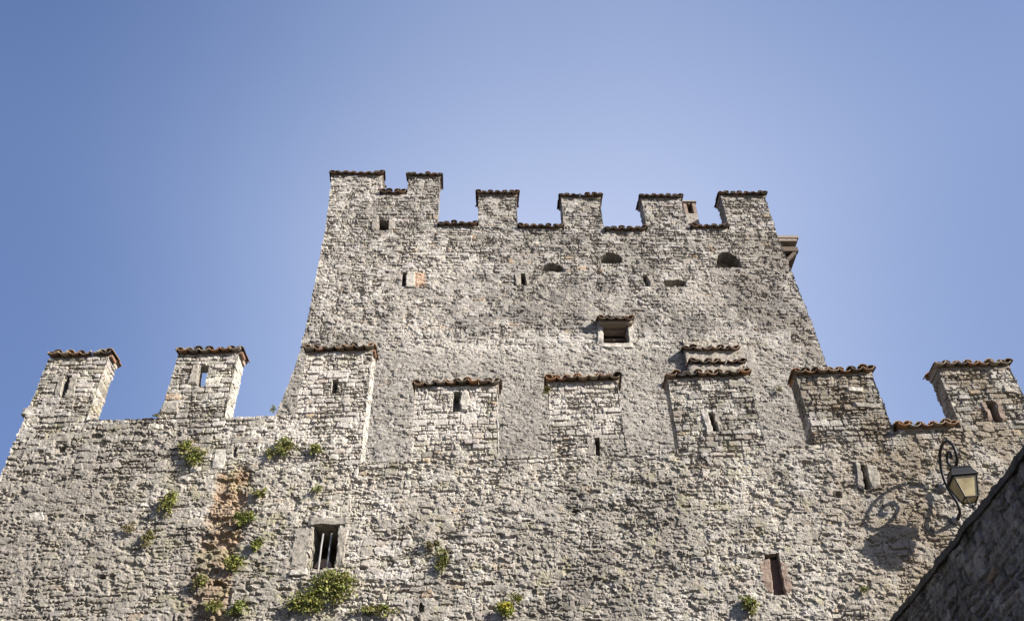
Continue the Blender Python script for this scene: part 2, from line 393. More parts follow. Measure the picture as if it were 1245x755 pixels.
# ------------------------------------------------------------------ roof tiles
TILE_C = [(.24, .145, .09), (.23, .16, .11), (.15, .11, .08), (.26, .20, .145), (.12, .10, .08), (.28, .15, .08), (.27, .23, .18), (.09, .08, .07), (.20, .17, .14)]
DARK_C = [(.10, .075, .06), (.13, .09, .07), (.085, .07, .06), (.16, .10, .075), (.12, .10, .085)]
def tiles(name, x0, x1, yf, depth, z, parent, pitch=.21, slope=.07, pal=TILE_C, verge=None, seed=1, over=.0, rows=None):
    """curved clay tiles running front to back: channels below, covers above their joints"""
    rd = random.Random(seed); mb = MB(); n = max(2, int(round((x1-x0)/pitch))); p = (x1-x0)/n
    def arc(cx, zc, r, up, y0, y1, za, zb, c, th=.017, seg=7, rot=0):
        V = []; F = []
        for (y, zz, k) in ((y0, za, 1.0), (y1, zb, .86)):
            for rad in (r*k, (r-th)*k):
                for i in range(seg+1):
                    a = math.pi*i/seg
                    sx = -math.cos(a)*rad; sz = math.sin(a)*rad*(1 if up else -1)*.8
                    V.append((cx+sx+rot*(y-y0), y, zz+sz))
        m_ = seg+1
        for i in range(seg):
            F += [(i, i+1, m_+i+1, m_+i), (2*m_+i, 3*m_+i, 3*m_+i+1, 2*m_+i+1),
                  (i, 2*m_+i, 2*m_+i+1, i+1), (m_+i, m_+i+1, 3*m_+i+1, 3*m_+i)]
        F += [(0, m_, 3*m_, 2*m_), (seg, 2*m_+seg, 3*m_+seg, m_+seg)]
        mb.add(V, F, c)
    L = .42; nr = rows or max(1, int(math.ceil(depth/(L*.8))))
    for k in range(nr):
        ya = yf+k*L*.8; yb = min(ya+L, yf+depth+.05); zz = z+(ya-yf)*slope
        for i in range(n):
            cx = x0+(i+.5)*p+rd.uniform(-.01, .01); c = rd.choice(pal)
            d = rd.uniform(-.03, .025); dz = rd.uniform(-.012, .01)
            arc(cx, zz+.085+dz, p*.50, False, ya+d, yb, 0*slope, (yb-ya)*slope, c) if False else \
            arc(cx, zz+.085+dz, p*.50, False, ya+d, yb, zz+.085+dz-(zz+.085+dz)+zz+.085+dz, zz+.085+dz+(yb-ya)*slope, c) if False else None
            arc2(mb, cx, zz+.085+dz, p*.50, False, ya+d, yb, (yb-ya)*slope, c, rd.uniform(-.03, .03))
        for i in range(n+1):
            if rd.random() < .04: continue
            cx = x0+i*p+rd.uniform(-.014, .014); c = rd.choice(pal)
            if i == 0: cx += p*.22
            if i == n: cx -= p*.22
            d = rd.uniform(-.02, .06); dz = rd.uniform(-.008, .016)
            arc2(mb, cx, zz+.072+dz, p*.42, True, ya+d, yb, (yb-ya)*slope, c, rd.uniform(-.05, .05))
    # bedding mortar under the tiles
    mb.box(x0+.03, x1-.03, yf+.13, yf+depth-.02, z-.03, z+.05, (.26, .22, .18), .006)
    if verge == 'right' or verge == 'left':      # flat brick course along the side
        xa = x1-.02 if verge == 'right' else x0-.05
        mb.box(xa, xa+.045, yf+.10, yf+depth-.22, z-.03, z+.02, (.22, .13, .09) if verge == 'right' else (.13, .09, .07), .005)
    return mb.build(name, M_TILE, parent, False)
def arc2(mb, cx, zc, r, upw, y0, y1, dz, c, rot=0, th=.018, seg=7):
    V = []; F = []
    for (y, zz, k) in ((y0, 0, 1.0), (y1, dz, .88)):
        for rad in (r*k, (r-th)*k):
            for i in range(seg+1):
                a = math.pi*i/seg
                V.append((cx-math.cos(a)*rad+rot*(y-y0), y, zc+zz+math.sin(a)*rad*(.68 if upw else -.66)))
    m_ = seg+1
    for i in range(seg):
        F += [(i, i+1, m_+i+1, m_+i), (2*m_+i, 3*m_+i, 3*m_+i+1, 2*m_+i+1),
              (i, 2*m_+i, 2*m_+i+1, i+1), (m_+i, m_+i+1, 3*m_+i+1, 3*m_+i)]
    F += [(0, m_, 3*m_, 2*m_), (seg, 2*m_+seg, 3*m_+seg, m_+seg)]
    mb.add(V, F, c)

# ------------------------------------------------------------------ ground
gm = MB(); gm.add([(-900, -900, 0), (900, -900, 0), (900, 900, 0), (-900, 900, 0)], [(0, 1, 2, 3)])
g = gm.build('ground', M_EARTH); g['kind'] = 'structure'

# ================================================================== FRONT CURTAIN WALL
wall = empty('curtain_wall', (0, WALL_Y, 0), 0, 'long rough rubble stone curtain wall with tile capped merlons in front of the tall tower', 'castle wall')
K = lambda a: (lambda z: np.full(np.shape(z), a, float))
WT = .44     # merlon thickness
DX = .016
ZC = 10.60
cols = [  # x0, x1, top, merlon?
    (-9.72, -8.46, 13.74, 1), (-8.46, -7.05, 12.04, 0), (-7.05, -5.77, 13.69, 1), (-5.77, -4.43, 12.00, 0), (-4.43, -3.05, 13.62, 1),
    (-3.05, -2.14, 10.88, 0), (-2.14, -.50, 12.62, 1), (-.50, .44, 10.87, 0), (.44, 1.86, 12.62, 1), (1.86, 2.79, 10.90, 0),
    (2.79, 4.40, 12.61, 1), (4.40, 5.28, 10.90, 0), (5.28, 6.80, 12.58, 1), (6.80, 8.02, 11.12, 0), (8.02, 9.48, 12.62, 1),
    (9.48, 10.7, 11.12, 0), (10.7, 12.3, 12.62, 1), (12.3, 14.0, 11.1, 0)]
rows_low = np.r_[np.arange(0, 7.0, .1), np.arange(7.0, ZC-.001, DX), ZC]
cols_ = cols; ms = Mass(); names = ['masonry']; parents = [wall]
merl = []
for ci, (x0, x1, zt, im) in enumerate(cols):
    if im: zt -= .10
    base_top = {0: 12.04, 2: 12.02, 4: 11.95, 6: 10.88, 8: 10.88, 10: 10.9, 12: 11.0, 14: 11.12, 16: 11.12}.get(ci, zt)
    ms.block(K(x0), K(x1), rows_low, 0, 1.4, DX, .03 if ci == 0 else .1, 0, ci == 0, ci == len(cols)-1, False)
    nb = int(round((base_top-ZC)/DX)); zs = np.linspace(ZC, base_top, nb+1)
    if ci in (0, 1, 2, 3, 4): ms.block(K(x0), K(x1), zs, 0, WT if im else 1.4, DX, .03, 0, ci == 0, ci == 4, not im)
    else: ms.block(K(x0), K(x1), zs, 0, WT if im else 1.4, DX, .03, 0, False, ci == len(cols)-1, not im)
    if im:
        nm = int(round((zt-base_top)/DX)); zs = np.linspace(base_top, zt, nm+1)
        pid = len(names); names.append('merlon'); parents.append(wall); merl.append((x0, x1, zt, pid))
        rd = random.Random(ci); a, b = rd.uniform(-.03, .02), rd.uniform(-.02, .03)
        ms.block((lambda z, x0=x0, a=a, b0=base_top, zt=zt: x0-a*(z-b0)/(zt-b0)), (lambda z, x1=x1, b=b, b0=base_top, zt=zt: x1+b*(z-b0)/(zt-b0)*-1),
                 zs, 0, WT, DX, .02, pid, True, True, True)
def rect(fn, px0, py0, px1, py1):
    """opening: top-left px .. bottom-right px, returns local x0,x1,z0,z1"""
    cy = (py0+py1)/2
    xa, _ = fn(px0, cy); xb, _ = fn(px1, cy); _, za = fn((px0+px1)/2, py1); _, zb = fn((px0+px1)/2, py0)
    return xa, xb, za, zb
def slit(fn, px, py0, py1, w, dep=.4):
    x, zt = fn(px[0], py0); x2, zb = fn(px[1], py1); xc = (x+x2)/2
    return (xc-w/2, xc+w/2, zb, zt, dep, 0, 0)
openW = [
    slit(on_wall, (82, 76), 456, 482, .10), slit(on_wall, (407, 408), 461, 477, .11, .3), slit(on_wall, (555, 554), 475, 499, .11, .35),
    slit(on_wall, (725, 728), 531, 553, .08, .3), slit(on_wall, (864, 871), 501, 523, .11, .35), slit(on_wall, (1048, 1054), 563, 593, .10, .4),
    slit(on_wall, (1203, 1214), 486, 512, .16, .3), slit(on_wall, (940, 948), 672, 722, .21, .22)]
wr = rect(on_wall, 378, 637, 409, 690); openW.append((*wr, .9, 0, 0))
m2 = slit(on_wall, (248, 244), 443, 468, .15)
# put-log holes and lost stones
for (px, py, w, h) in ((262, 708, .14, .10), (640, 632, .16, .05), (590, 708, .30, .05), (530, 660, .09, .10), (296, 572, .42, .04), (125, 700, .10, .08),
                       (440, 690, .1, .08), (512, 737, .07, .16), (1020, 600, .09, .14), (160, 560, .3, .04), (75, 545, .16, .16), (700, 620, .12, .05), (285, 548, .06, .22)):
    x, z = on_wall(px, py); openW.append((x-w/2, x+w/2, z-h/2, z+h/2, .13, h*.3, 0))

P_or = [on_wall(*q) for q in ((266, 574), (302, 565), (300, 602), (292, 640), (280, 690), (276, 765), (222, 765), (234, 690), (248, 640), (260, 600))]
P_br = [on_wall(*q) for q in ((925, 672), (958, 668), (966, 722), (930, 724))]
P_gr = [on_wall(*q) for q in ((215, 640), (262, 640), (250, 765), (200, 765))]
P_gm = [on_wall(*q) for q in ((180, 560), (330, 560), (400, 640), (380, 770), (120, 770))]
def paint_wall(u, v, c, H, e):
    x = u
    mo = poly_mask(x+.18*(fbm(u, v, 3.5, 610, 3)-.5), v, P_or, .09)*sst(.25, .5, fbm(u, v, 5, 611, 3)+.13)
    c = lerpc(c, (.345, .235, .145), mo*.8); c *= (1-.35*mo*fbm(u, v, 12, 612, 3))[:, None]
    H = H-.07*mo*(sst(.45, .6, fbm(u, v*1.5, 6, 613, 3)))
    mg = poly_mask(x, v, P_gr, .25)*sst(.35, .6, fbm(u, v, 3, 614, 3)); c = lerpc(c, (.16, .145, .13), mg*.75)
    # green and ochre algae round the plants
    ga = poly_mask(x, v, P_gm, .5)*sst(.56, .66, fbm(u, v, 4.5, 615, 3)); c = lerpc(c, (.20, .19, .10), ga*.45)
    ga = sst(.66, .74, fbm(u, v, 3.3, 616, 4)); c = lerpc(c, (.27, .25, .15), ga*.4)
    # brown lichens to the right, grey weathering lower left, pale clean merlons in the middle
    rr = sst(4.2, 6.5, x)*sst(.38, .60, fbm(u, v, 2.2, 617, 4)); c = lerpc(c, (.17, .135, .095), rr*.65)
    rl = sst(-3.5, -8.0, x)*sst(12.4, 10.8, v)*sst(.30, .60, fbm(u, v, 1.7, 618, 4)); c = lerpc(c, (.19, .175, .155), rl*.75)
    pm = sst(11.0, 11.5, v)*sst(-6.0, -4.3, x)*sst(3.0, 1.8, x)*sst(.25, .55, fbm(u, v, 3, 619, 3)); c = lerpc(c, (.46, .43, .395), pm*.75)
    return c, H
def ren_wall(u, v):
    return np.clip(.9*sst(11.2, 10.5, v)*(.25+.9*sst(.3, .7, fbm(u, v, .7, 640, 3))) + 0*u, 0, 1)
def clean_wall(u, v):
    q = .9*(fbm(u, v, 1.8, 660, 3)-.5); return np.clip(sst(11.6, 12.1, v+q) + sst(10.75, 11.15, v+q)*sst(-4.6, -4.3, u), 0, 1)
cfgW = dict(seed=1, scale=.80, right_pale=lambda P: (P[:, 0] > -6.5) & (P[:, 0] < 1.0), amp=.84, jw=.019, ren_amt=.6, lichen=.5, clean=clean_wall, white=.5, paint=paint_wall, render=ren_wall, big=.5)
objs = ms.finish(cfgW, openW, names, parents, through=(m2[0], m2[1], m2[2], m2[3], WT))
for (x0, x1, zt, pid) in merl:
    mo = objs[pid]
    left = x1 < -2.5
    tiles('roof_tiles', x0-.01, x1+.02, -.085, WT+.1, zt+.01, mo, seed=pid, verge=('right' if left else None))
tiles('parapet_tiles', 6.84, 7.95, -.12, .7, 11.13, wall, seed=77, pal=TILE_C)
tiles('parapet_tiles', 9.6, 10.66, -.12, .7, 11.13, wall, seed=78)

# dressed stones beside the openings
def jamb(name, fn, quad, parent, material, proud=.03, yb=.25, seed=0, off=0):
    """quad: four pixel corners TL TR BR BL on the wall face -> solid slab standing a little proud"""
    q = [fn(*p) for p in quad]; n = 12
    t = np.linspace(0, 1, n+1)
    A, B = np.meshgrid(t, t)
    TL, TR, BR, BL = [np.array(p) for p in q]
    XZ = ((1-A)*(1-B))[..., None]*BL+(A*(1-B))[..., None]*BR+(A*B)[..., None]*TR+((1-A)*B)[..., None]*TL
    edge = np.minimum(np.minimum(A, 1-A), np.minimum(B, 1-B))
    uu, vv = XZ[..., 0].ravel(), XZ[..., 1].ravel()
    jx = (.055*(fbm(uu, vv, 5, seed+710, 3)-.5)+.03*(vn(uu, vv, 21, seed+713)-.5)).reshape(A.shape); jz = (.055*(fbm(uu, vv, 5, seed+720, 3)-.5)).reshape(A.shape)
    XZ = XZ+np.stack([jx, jz], -1)
    yy = .040-proud+.045*(fbm(uu, vv, 7, seed+700, 4).reshape(A.shape)-.5)+.022*(edge < .01)
    V = np.stack([XZ[..., 0].ravel(), yy.ravel()+off, XZ[..., 1].ravel()], 1)
    F = [(i+j*(n+1), i+1+j*(n+1), i+1+(j+1)*(n+1), i+(j+1)*(n+1)) for i in range(n) for j in range(n)]
    b = len(V); V2 = V.copy(); V2[:, 1] = yb; V = np.r_[V, V2]
    ring = [i for i in range(n)]+[n+j*(n+1) for j in range(n)]+[n*(n+1)+n-i for i in range(n)]+[(n-j)*(n+1) for j in range(n)]
    for k in range(len(ring)):
        a, c = ring[k], ring[(k+1) % len(ring)]; F.append((a, a+b, c+b, c))
    return link_mesh(name, V, F, material, parent)
M1, M2, M3, M4, M5, M6, M7, M8 = [objs[p[3]] for p in merl[:8]]
jamb('slit_stone', on_wall, ((72, 457), (79, 457), (73, 482), (66, 480)), M1, M_SLAB, .05, seed=1)
jamb('slit_stone', on_wall, ((85, 459), (93, 459), (89, 482), (79, 483)), M1, M_SLAB, .05, seed=2)
jamb('slit_stone', on_wall, ((235, 443), (243, 442), (239, 467), (228, 467)), M2, M_SLAB, .05, seed=3)
jamb('slit_stone', on_wall, ((561, 474), (570, 475), (569, 500), (560, 499)), M4, M_WHITE, .045, seed=4)
jamb('slit_stone', on_wall, ((714, 531), (722, 531), (725, 554), (716, 554)), M5, M_SLAB, .03, seed=5)
jamb('slit_stone', on_wall, ((853, 503), (860, 502), (867, 526), (860, 527)), M6, M_WHITE, .05, seed=6)
jamb('slit_stone', on_wall, ((868, 500), (873, 500), (880, 522), (875, 523)), M6, M_SLAB, .05, seed=7)
jamb('slit_stone', on_wall, ((1040, 562), (1045, 562), (1052, 595), (1044, 591)), wall, M_SLAB, .05, seed=8)
jamb('slit_stone', on_wall, ((1052, 563), (1066, 566), (1072, 592), (1059, 594)), wall, M_SLAB, .045, seed=9)
jamb('slit_stone', on_wall, ((1193, 488), (1198, 487), (1209, 510), (1203, 511)), M8, M_BRICKY, .04, seed=10)
jamb('slit_stone', on_wall, ((1208, 486), (1214, 487), (1225, 510), (1219, 511)), M8, M_BRICKY, .04, seed=11)
jamb('brick_jamb', on_wall, ((923, 681), (936, 678), (942, 722), (929, 717)), wall, M_BRICKY, .035, seed=12)
jamb('brick_jamb', on_wall, ((947, 679), (957, 684), (966, 718), (956, 722)), wall, M_BRICKY, .03, seed=13)
bi = slit(on_wall, (941, 949), 676, 720, .2)
rough_box('brick_infill', bi[0]+.01, bi[1]+.02, .12, .2, bi[2], bi[3], M_BRICK, wall, .02, .004)

# a few large dressed blocks in the rubble
for k, (par, quad) in enumerate((
    (M1, ((27, 494), (65, 494), (62, 505), (24, 504))), (M2, ((199, 487), (217, 488), (216, 502), (193, 502))), (M7, ((1037, 488), (1072, 489), (1074, 495), (1040, 494))),
    (M7, ((1030, 470), (1049, 470), (1050, 476), (1032, 475))), (M3, ((382, 483), (395, 483), (394, 487), (380, 487))), (M8, ((1218, 468), (1240, 470), (1244, 478), (1222, 476))),
    (M6, ((852, 465), (868, 465), (870, 474), (852, 474))), (M6, ((885, 461), (908, 461), (910, 470), (886, 470))), (wall, ((68, 526), (92, 527), (84, 536), (60, 535))),
    (wall, ((262, 545), (276, 545), (271, 570), (256, 570))), (wall, ((240, 529), (258, 529), (257, 538), (239, 538))), (wall, ((281, 530), (318, 530), (316, 538), (280, 538))),
    (wall, ((34, 622), (50, 621), (56, 632), (34, 633))), (wall, ((508, 608), (526, 608), (526, 616), (508, 616))))):
    jamb('dressed_block', on_wall, quad, par, M_SLAB if k % 3 else M_WHITE, .03, .12, 60+k)
# barred window
win = empty('window', (0, 0, 0)); win.parent = wall
x0, x1, z0, z1 = wr
mb = MB(); mb.box(x0-.02, x1+.02, .88, .92, z0-.1, z1+.1); mb.build('opening_shade', M_DARK, win)  # near-black sheet, the shade of the window depth put into its colour
jamb('jamb_stone', on_wall, ((358, 641), (380, 640), (373, 689), (352, 691)), win, M_SLAB, .035, .5, 21)
jamb('jamb_stone', on_wall, ((411, 640), (423, 641), (416, 686), (407, 688)), win, M_SLAB, .05, .5, 22)
jamb('lintel', on_wall, ((374, 629), (425, 628), (425, 637), (376, 638)), win, M_SLAB, .05, .4, 23)
jamb('sill', on_wall, ((354, 692), (374, 691), (374, 699), (350, 700)), win, M_WHITE, .07, .3, 24)
for f in (.36, .70):
    mb = MB(); xx = x0+(x1-x0)*f; mb.tube([(xx, .10, z0-.03), (xx-.005, .10, (z0+z1)/2), (xx, .10, z1-.13)], .017, 8); mb.build('bar', M_BAR, win)
mb = MB(); 
for k in range(12):
    a = math.pi*k/12; b = math.pi*(k+1)/12
    cx = (x0+x1)/2-.03; r = .15
    mb.add([(cx-math.cos(a)*r, .25, z0+.13+math.sin(a)*r*1.1), (cx-math.cos(b)*r, .25, z0+.13+math.sin(b)*r*1.1), (cx-math.cos(b)*r, .55, z0+.13+math.sin(b)*r*1.1), (cx-math.cos(a)*r, .55, z0+.13+math.sin(a)*r*1.1)], [(0, 1, 2, 3)])
    mb.add([(cx, .25, z0+.13), (cx-math.cos(b)*r, .25, z0+.13+math.sin(b)*r*1.1), (cx-math.cos(a)*r, .25, z0+.13+math.sin(a)*r*1.1)], [(0, 1, 2)])
mb.build('rounded_stone', M_BRICKY, win)

# ================================================================== TALL TOWER
tower = empty('castle_tower', (0, TOW_Y, 0), TOW_YAW, 'tall grey stone castle tower with swallow high battlements and small openings', 'tower')
tower['label'] = 'tall pale stone castle tower rising behind the front wall, six merlons along its top'
def tl(z): # left edge, flaring towards the foot
    return np.interp(z, zL, xL)
def trr(z): return np.interp(z, zR, xR)
pL = [on_tower(*q) for q in ((403, 212), (396, 270), (382, 345), (370, 400), (364, 425), (350, 465), (334, 502), (322, 530))][::-1]
zL = [p[1] for p in pL]; xL = [p[0] for p in pL]
pR = [on_tower(*q) for q in ((930, 236), (947, 288), (976, 360), (1003, 432), (1010, 455))][::-1]
zR = [p[1] for p in pR]; xR = [p[0] for p in pR]
TDX = .026
def tz(px, py): return on_tower(px, py)[1]
def tx(px, py): return on_tower(px, py)[0]
tz_c1 = tz(478, 236); z_c2 = tz(558, 275); z_c3 = tz(657, 278); z_c4 = tz(760, 281); z_c5 = tz(863, 278)
tc_ = [  # x0, x1 (at crenel level), base top, merlon top or None
    (None, tx(462, 240), tz_c1, tz(432, 213)), (tx(462, 240), tx(494, 240), tz_c1, None), (tx(494, 240), tx(534, 240), tz_c1, tz(514, 215)),
    (tx(534, 240), tx(581, 272), z_c2, None), (tx(581, 272), tx(630, 272), (z_c2+z_c3)/2, tz(606, 237)), (tx(630, 272), tx(685, 275), z_c3, None),
    (tx(685, 275), tx(735, 278), (z_c3+z_c4)/2, tz(708, 240)), (tx(735, 278), tx(786, 278), z_c4, None), (tx(786, 278), tx(840, 276), (z_c4+z_c5)/2, tz(806, 241)),
    (tx(840, 276), tx(886, 275), z_c5, None), (tx(886, 275), None, z_c5, tz(904, 238))]
ZT = min(z_c2, z_c4, z_c5)-.15
mt = Mass(); tn = ['masonry']; tp = [tower]; tm = []
rlow = np.r_[np.arange(0, 13.8, .25), np.arange(13.8, ZT-.001, TDX), ZT]
TD = .55
for ci, (x0, x1, zb, zt) in enumerate(tc_):
    fx0 = tl if x0 is None else K(x0); fx1 = trr if x1 is None else K(x1)
    first, last = ci == 0, ci == len(tc_)-1
    mt.block(fx0, fx1, rlow, 0, TD if not (first or last) else TD, TDX, .04, 0, False, False, False)
    zs = np.linspace(ZT, zb, max(2, int(round((zb-ZT)/TDX))+1))
    nr_ = ci == 2     # step down from the higher left part
    mt.block(fx0, fx1, zs, 0, TD, TDX, .04, 0, first, last or nr_, zt is None)
    if zt:
        zs = np.linspace(zb, zt, int(round((zt-zb)/TDX))+1)
        pid = len(tn); tn.append('merlon'); tp.append(tower)
        if ci == 8: fx1 = lambda z, a=x1, b=zb, t=zt: a + (tx(828, 242)-a)*np.clip((z-b)/(t-b), 0, 1)
        mt.block(fx0, fx1, zs, 0, TD, TDX, .03, pid, True, True, True)
        tm.append((float(fx0(np.array([zt]))[0]), float(fx1(np.array([zt]))[0]), zt, pid))
# long side faces of the tower, full depth
ys = np.linspace(0, 12, 200); ysl = len(ys)-1
for fx, sgn in ((tl, -1), (trr, 1)):
    yy = ys if sgn > 0 else ys[::-1]
    X = np.repeat(fx(rlow)[:, None], ysl+1, 1)
    mt.panel(np.stack([X.ravel(), np.repeat(yy[None, :], len(rlow), 0).ravel(), np.repeat(rlow[:, None], ysl+1, 1).ravel()], 1), (sgn, 0, 0), ysl, len(rlow)-1, 0)
openT = []
def ro(px0, py0, px1, py1, dep, arch=0, slant=0):
    a = rect(on_tower, px0, py0, px1, py1); openT.append((*a, dep, arch, slant)); return a
ro(460, 267, 472, 279, .5)
openT += [slit(on_tower, (492, 490.5), 330, 347, .10, .4), slit(on_tower, (635, 637), 332, 346, .12, .4), slit(on_tower, (784, 788), 334, 348, .10, .4)]
ro(658, 319, 685, 329, .5, .22); ro(730, 306, 756, 319, .75, .24); ro(871, 306, 899, 324, .75, .32); ro(808, 340, 833, 347, .5)
tw = ro(733, 391, 762, 417, .6)
for (px, py, w, h) in ((475, 299, .3, .06), (843, 420, .2, .1), (700, 345, .12, .06), (560, 360, .15, .05), (470, 330, .12, .05), (812, 290, .35, .06), (895, 345, .2, .07), (598, 450, .1, .05), (920, 300, .14, .06)):
    x, z = on_tower(px, py); openT.append((x-w/2, x+w/2, z-h/2, z+h/2, .10, h*.3, 0))
Pp = [on_tower(*q) for q in ((494, 330), (517, 331), (517, 347), (494, 347))]
Pk = [[on_tower(*q) for q in poly] for poly in (((560, 340), (760, 330), (700, 385), (600, 390)), ((780, 360), (985, 345), (1000, 400), (800, 412), (740, 385)), ((540, 380), (720, 370), (720, 405), (560, 410)))]
Pw = [on_tower(*q) for q in ((520, 405), (810, 405), (820, 430), (520, 428))]
zren0 = tz(640, 425)
def paint_tow(u, v, c, H, e):
    mo = poly_mask(u, v, Pp, .05); c = lerpc(c, (.50, .33, .22), mo*.7)
    for k, P_ in enumerate(Pk):
        mk = poly_mask(u, v, P_, .5)*sst(.38, .60, fbm(u, v, 2.0, 800+k, 4)); c = lerpc(c, (.13, .122, .112), mk*(.30+.60*sst(.4, .6, fbm(u, v, 14, 870+k, 4))))
    mw = poly_mask(u, v, Pw, .3)*sst(.40, .6, fbm(u, v, 3, 810, 3)); c = lerpc(c, (.46, .44, .40), mw*.6)
    rr = sst(4.5, 8, u)*sst(.35, .62, fbm(u, v, 1.5, 811, 4)); c = lerpc(c, (.15, .13, .105), rr*.65); c *= np.array([.92, .925, .95])[None, :]; c *= (.80+.40*fbm(u, v*1.3, 30, 885, 3))[:, None]
    lo = sst(zren0+.1, zren0-.3, v); c = lerpc(c, (.27, .255, .235), lo*.35); c *= (1-.35*lo*sst(.48, .62, fbm(u, v*1.3, 17, 884, 4)))[:, None]
    H = H*(1-.15*lo)
    return c, H
def ren_tow(u, v):
    low = sst(zren0+.3, zren0-.3, v)
    mid = sst(z_c2-1.6, z_c2-2.6, v)*sst(-3.5, -1.0, u)*.45*sst(.3, .6, fbm(u, v, 1.2, 880, 3))
    return np.clip(low*(.55+.7*sst(.35, .6, fbm(u, v, 1.6, 882, 3)))+mid, 0, 1.2)
cfgT = dict(seed=21, scale=.80, amp=.82, jw=.026, ren_amt=.55, clean=lambda u, v: sst(z_c2-2.2, z_c2-1.2, v)*.7, ramp=.8, lichen=.35, white=.45, paint=paint_tow, render=ren_tow, big=.5)
to = mt.finish(cfgT, openT, tn, tp)
for k, (a, b, zt, pid) in enumerate(tm):
    tiles('roof_tiles', a-.04, b+.04, -.10, TD+.15, zt+.01, to[pid], pitch=.24, pal=DARK_C, seed=100+pid)
for k, (x0, x1, zb, zt) in enumerate(tc_):
    if zt is None: tiles('parapet_tiles', x0+.02, x1-.02, -.10, TD+.15, zb+.01, tower, pitch=.24, pal=DARK_C+TILE_C[1:3], seed=120+k)
# inner floor of the tower (flat roof) keeps light from falling through
mb = MB(); mb.box(-5.9, 7.7, .6, 11.9, ZT-1.2, ZT-1.0); mb.build('roof_deck', M_DARK, tower)
# square window frame
sw = rect(on_tower, 460, 267, 472, 279)
wf = empty('window'); wf.parent = tower
jamb('jamb_stone', on_tower, ((453, 267), (459.5, 267), (458.5, 280), (451, 279)), wf, M_SLAB, .06, .3, 31)
jamb('jamb_stone', on_tower, ((472.5, 267), (480, 268), (480, 279), (472, 280)), wf, M_SLAB, .06, .3, 32)
jamb('slit_stone', on_tower, ((494, 330), (504, 330), (504, 348), (493, 348)), tower, M_WHITE, .05, .2, 33)
jamb('slit_stone', on_tower, ((638.5, 332), (642, 333), (644, 346), (640, 347)), tower, M_SLAB, .05, .2, 34)
jamb('slit_stone', on_tower, ((626, 332), (633, 331), (633, 347), (627, 347)), tower, M_SLAB, .05, .2, 35)
jamb('slit_stone', on_tower, ((787.5, 335), (793, 336), (795, 347), (791, 348)), tower, M_SLAB, .05, .2, 36)
# main window with pale brick surround, wooden lintel and tile canopy
w2 = empty('window'); w2.parent = tower
jamb('jamb_stone', on_tower, ((726, 390), (732.5, 390), (734, 417), (727, 417)), w2, M_WHITE, .06, .35, 41)
jamb('jamb_stone', on_tower, ((762, 390), (768, 390), (773, 416), (765, 417)), w2, M_WHITE, .06, .35, 42)
jamb('sill', on_tower, ((728, 417), (770, 417), (771, 423), (728, 422)), w2, M_WHITE, .05, .3, 43)
x0, x1, z0, z1 = tw
rough_box('brick_lintel', x0, x1, .10, .3, z1-.30, z1, M_BRICKY, w2, .04, .01)
mb = MB(); mb.box(x0, x1, .45, .5, z0-.05, z1+.05); mb.build('opening_shade', M_DARK, w2)  # dark sheet behind the frame, coloured as the shade of the inside
mb = MB(); mb.box(x0+.0, x1, .22, .28, z0+.28, z0+.36); mb.box(x0, x0+.06, .22, .28, z0, z0+.36); mb.box(x1-.06, x1, .22, .28, z0, z0+.36); mb.build('frame', M_WOOD, w2)
ca, cb = tx(726, 388), tx(768, 388)
tiles('canopy_tiles', ca, cb, -.30, .40, tz(746, 389, )-.22, w2, pitch=.24, slope=.35, pal=TILE_C[1:5], seed=151)
# tiled projection above the merlon
bx0, bx1 = tx(838, 430), tx(903, 430)
pj = empty('tiled_projection'); pj.parent = tower
yb = -.40
def tz_off(px, py, off):
    return on_tower(px, py, off)
xa, za = tz_off(838, 448, yb); xb, zb_ = tz_off(903, 448, yb); _, zm = tz_off(870, 440, yb-.1); _, ztop = tz_off(868, 428, yb+.28)
rough_box('lower_masonry', xa, xb, yb, .1, za-.22, zm, M_SLAB, pj, .05, .03, seed=5)
tiles('roof_tiles', tz_off(840, 441, yb-.1)[0], tz_off(908, 441, yb-.1)[0], yb-.1, .36, zm, pj, pitch=.235, slope=.25, pal=TILE_C[2:5]+DARK_C, seed=161)
xc, _ = tz_off(833, 432, yb+.25); xd, _ = tz_off(896, 432, yb+.25)
rough_box('upper_masonry', xc+.02, xd, yb+.25, .1, zm+.04, ztop, M_SLAB, pj, .05, .025, seed=6)
tiles('roof_tiles', xc-.02, tz_off(900, 428, yb+.15)[0], yb+.13, .40, ztop, pj, pitch=.235, slope=.3, pal=TILE_C[2:5]+DARK_C, seed=162)
x, z = tz_off(868, 417, yb+.4)
rough_box('mortar_cap', xc+.05, xd-.1, yb+.36, .1, ztop+.12, ztop+.55, M_SLAB, pj, .05, .06, seed=8)
# chimney behind the parapet
cx0, cz0 = on_tower(834, 262, .9); cx1, cz1 = on_tower(845, 248, .9)
ch = empty('chimney'); ch.parent = tower
rough_box('stack', cx0, cx1, .9, 1.35, cz0-1.6, cz0+.10, M_SLAB, ch, .05, .012, seed=9)
zt_ = cz1+.06
mb = MB(); w = (cx1-cx0)
mb.box(cx0-.01, cx0+w*.26, .9, 1.35, cz0+.10, zt_); mb.box(cx1-w*.26, cx1+.01, .9, 1.35, cz0+.10, zt_)
mb.add([(cx0+w*.26, .9, zt_), (cx0+w*.5, .9, zt_-.08), (cx1-w*.26, .9, zt_), (cx0+w*.26, 1.35, zt_), (cx0+w*.5, 1.35, zt_-.08), (cx1-w*.26, 1.35, zt_)], [(0, 1, 2), (0, 3, 4, 1), (1, 4, 5, 2), (3, 5, 4)])
mb.box(cx0+w*.26, cx1-w*.26, 1.2, 1.33, cz0+.1, zt_-.09)
mb.build('chimney_head', M_BRICKY, ch)
mb = MB(); mb.box(cx0-.05, cx1+.05, .85, 1.4, zt_+.003, zt_+.06); mb.build('cap_slab', M_SLAB, ch)
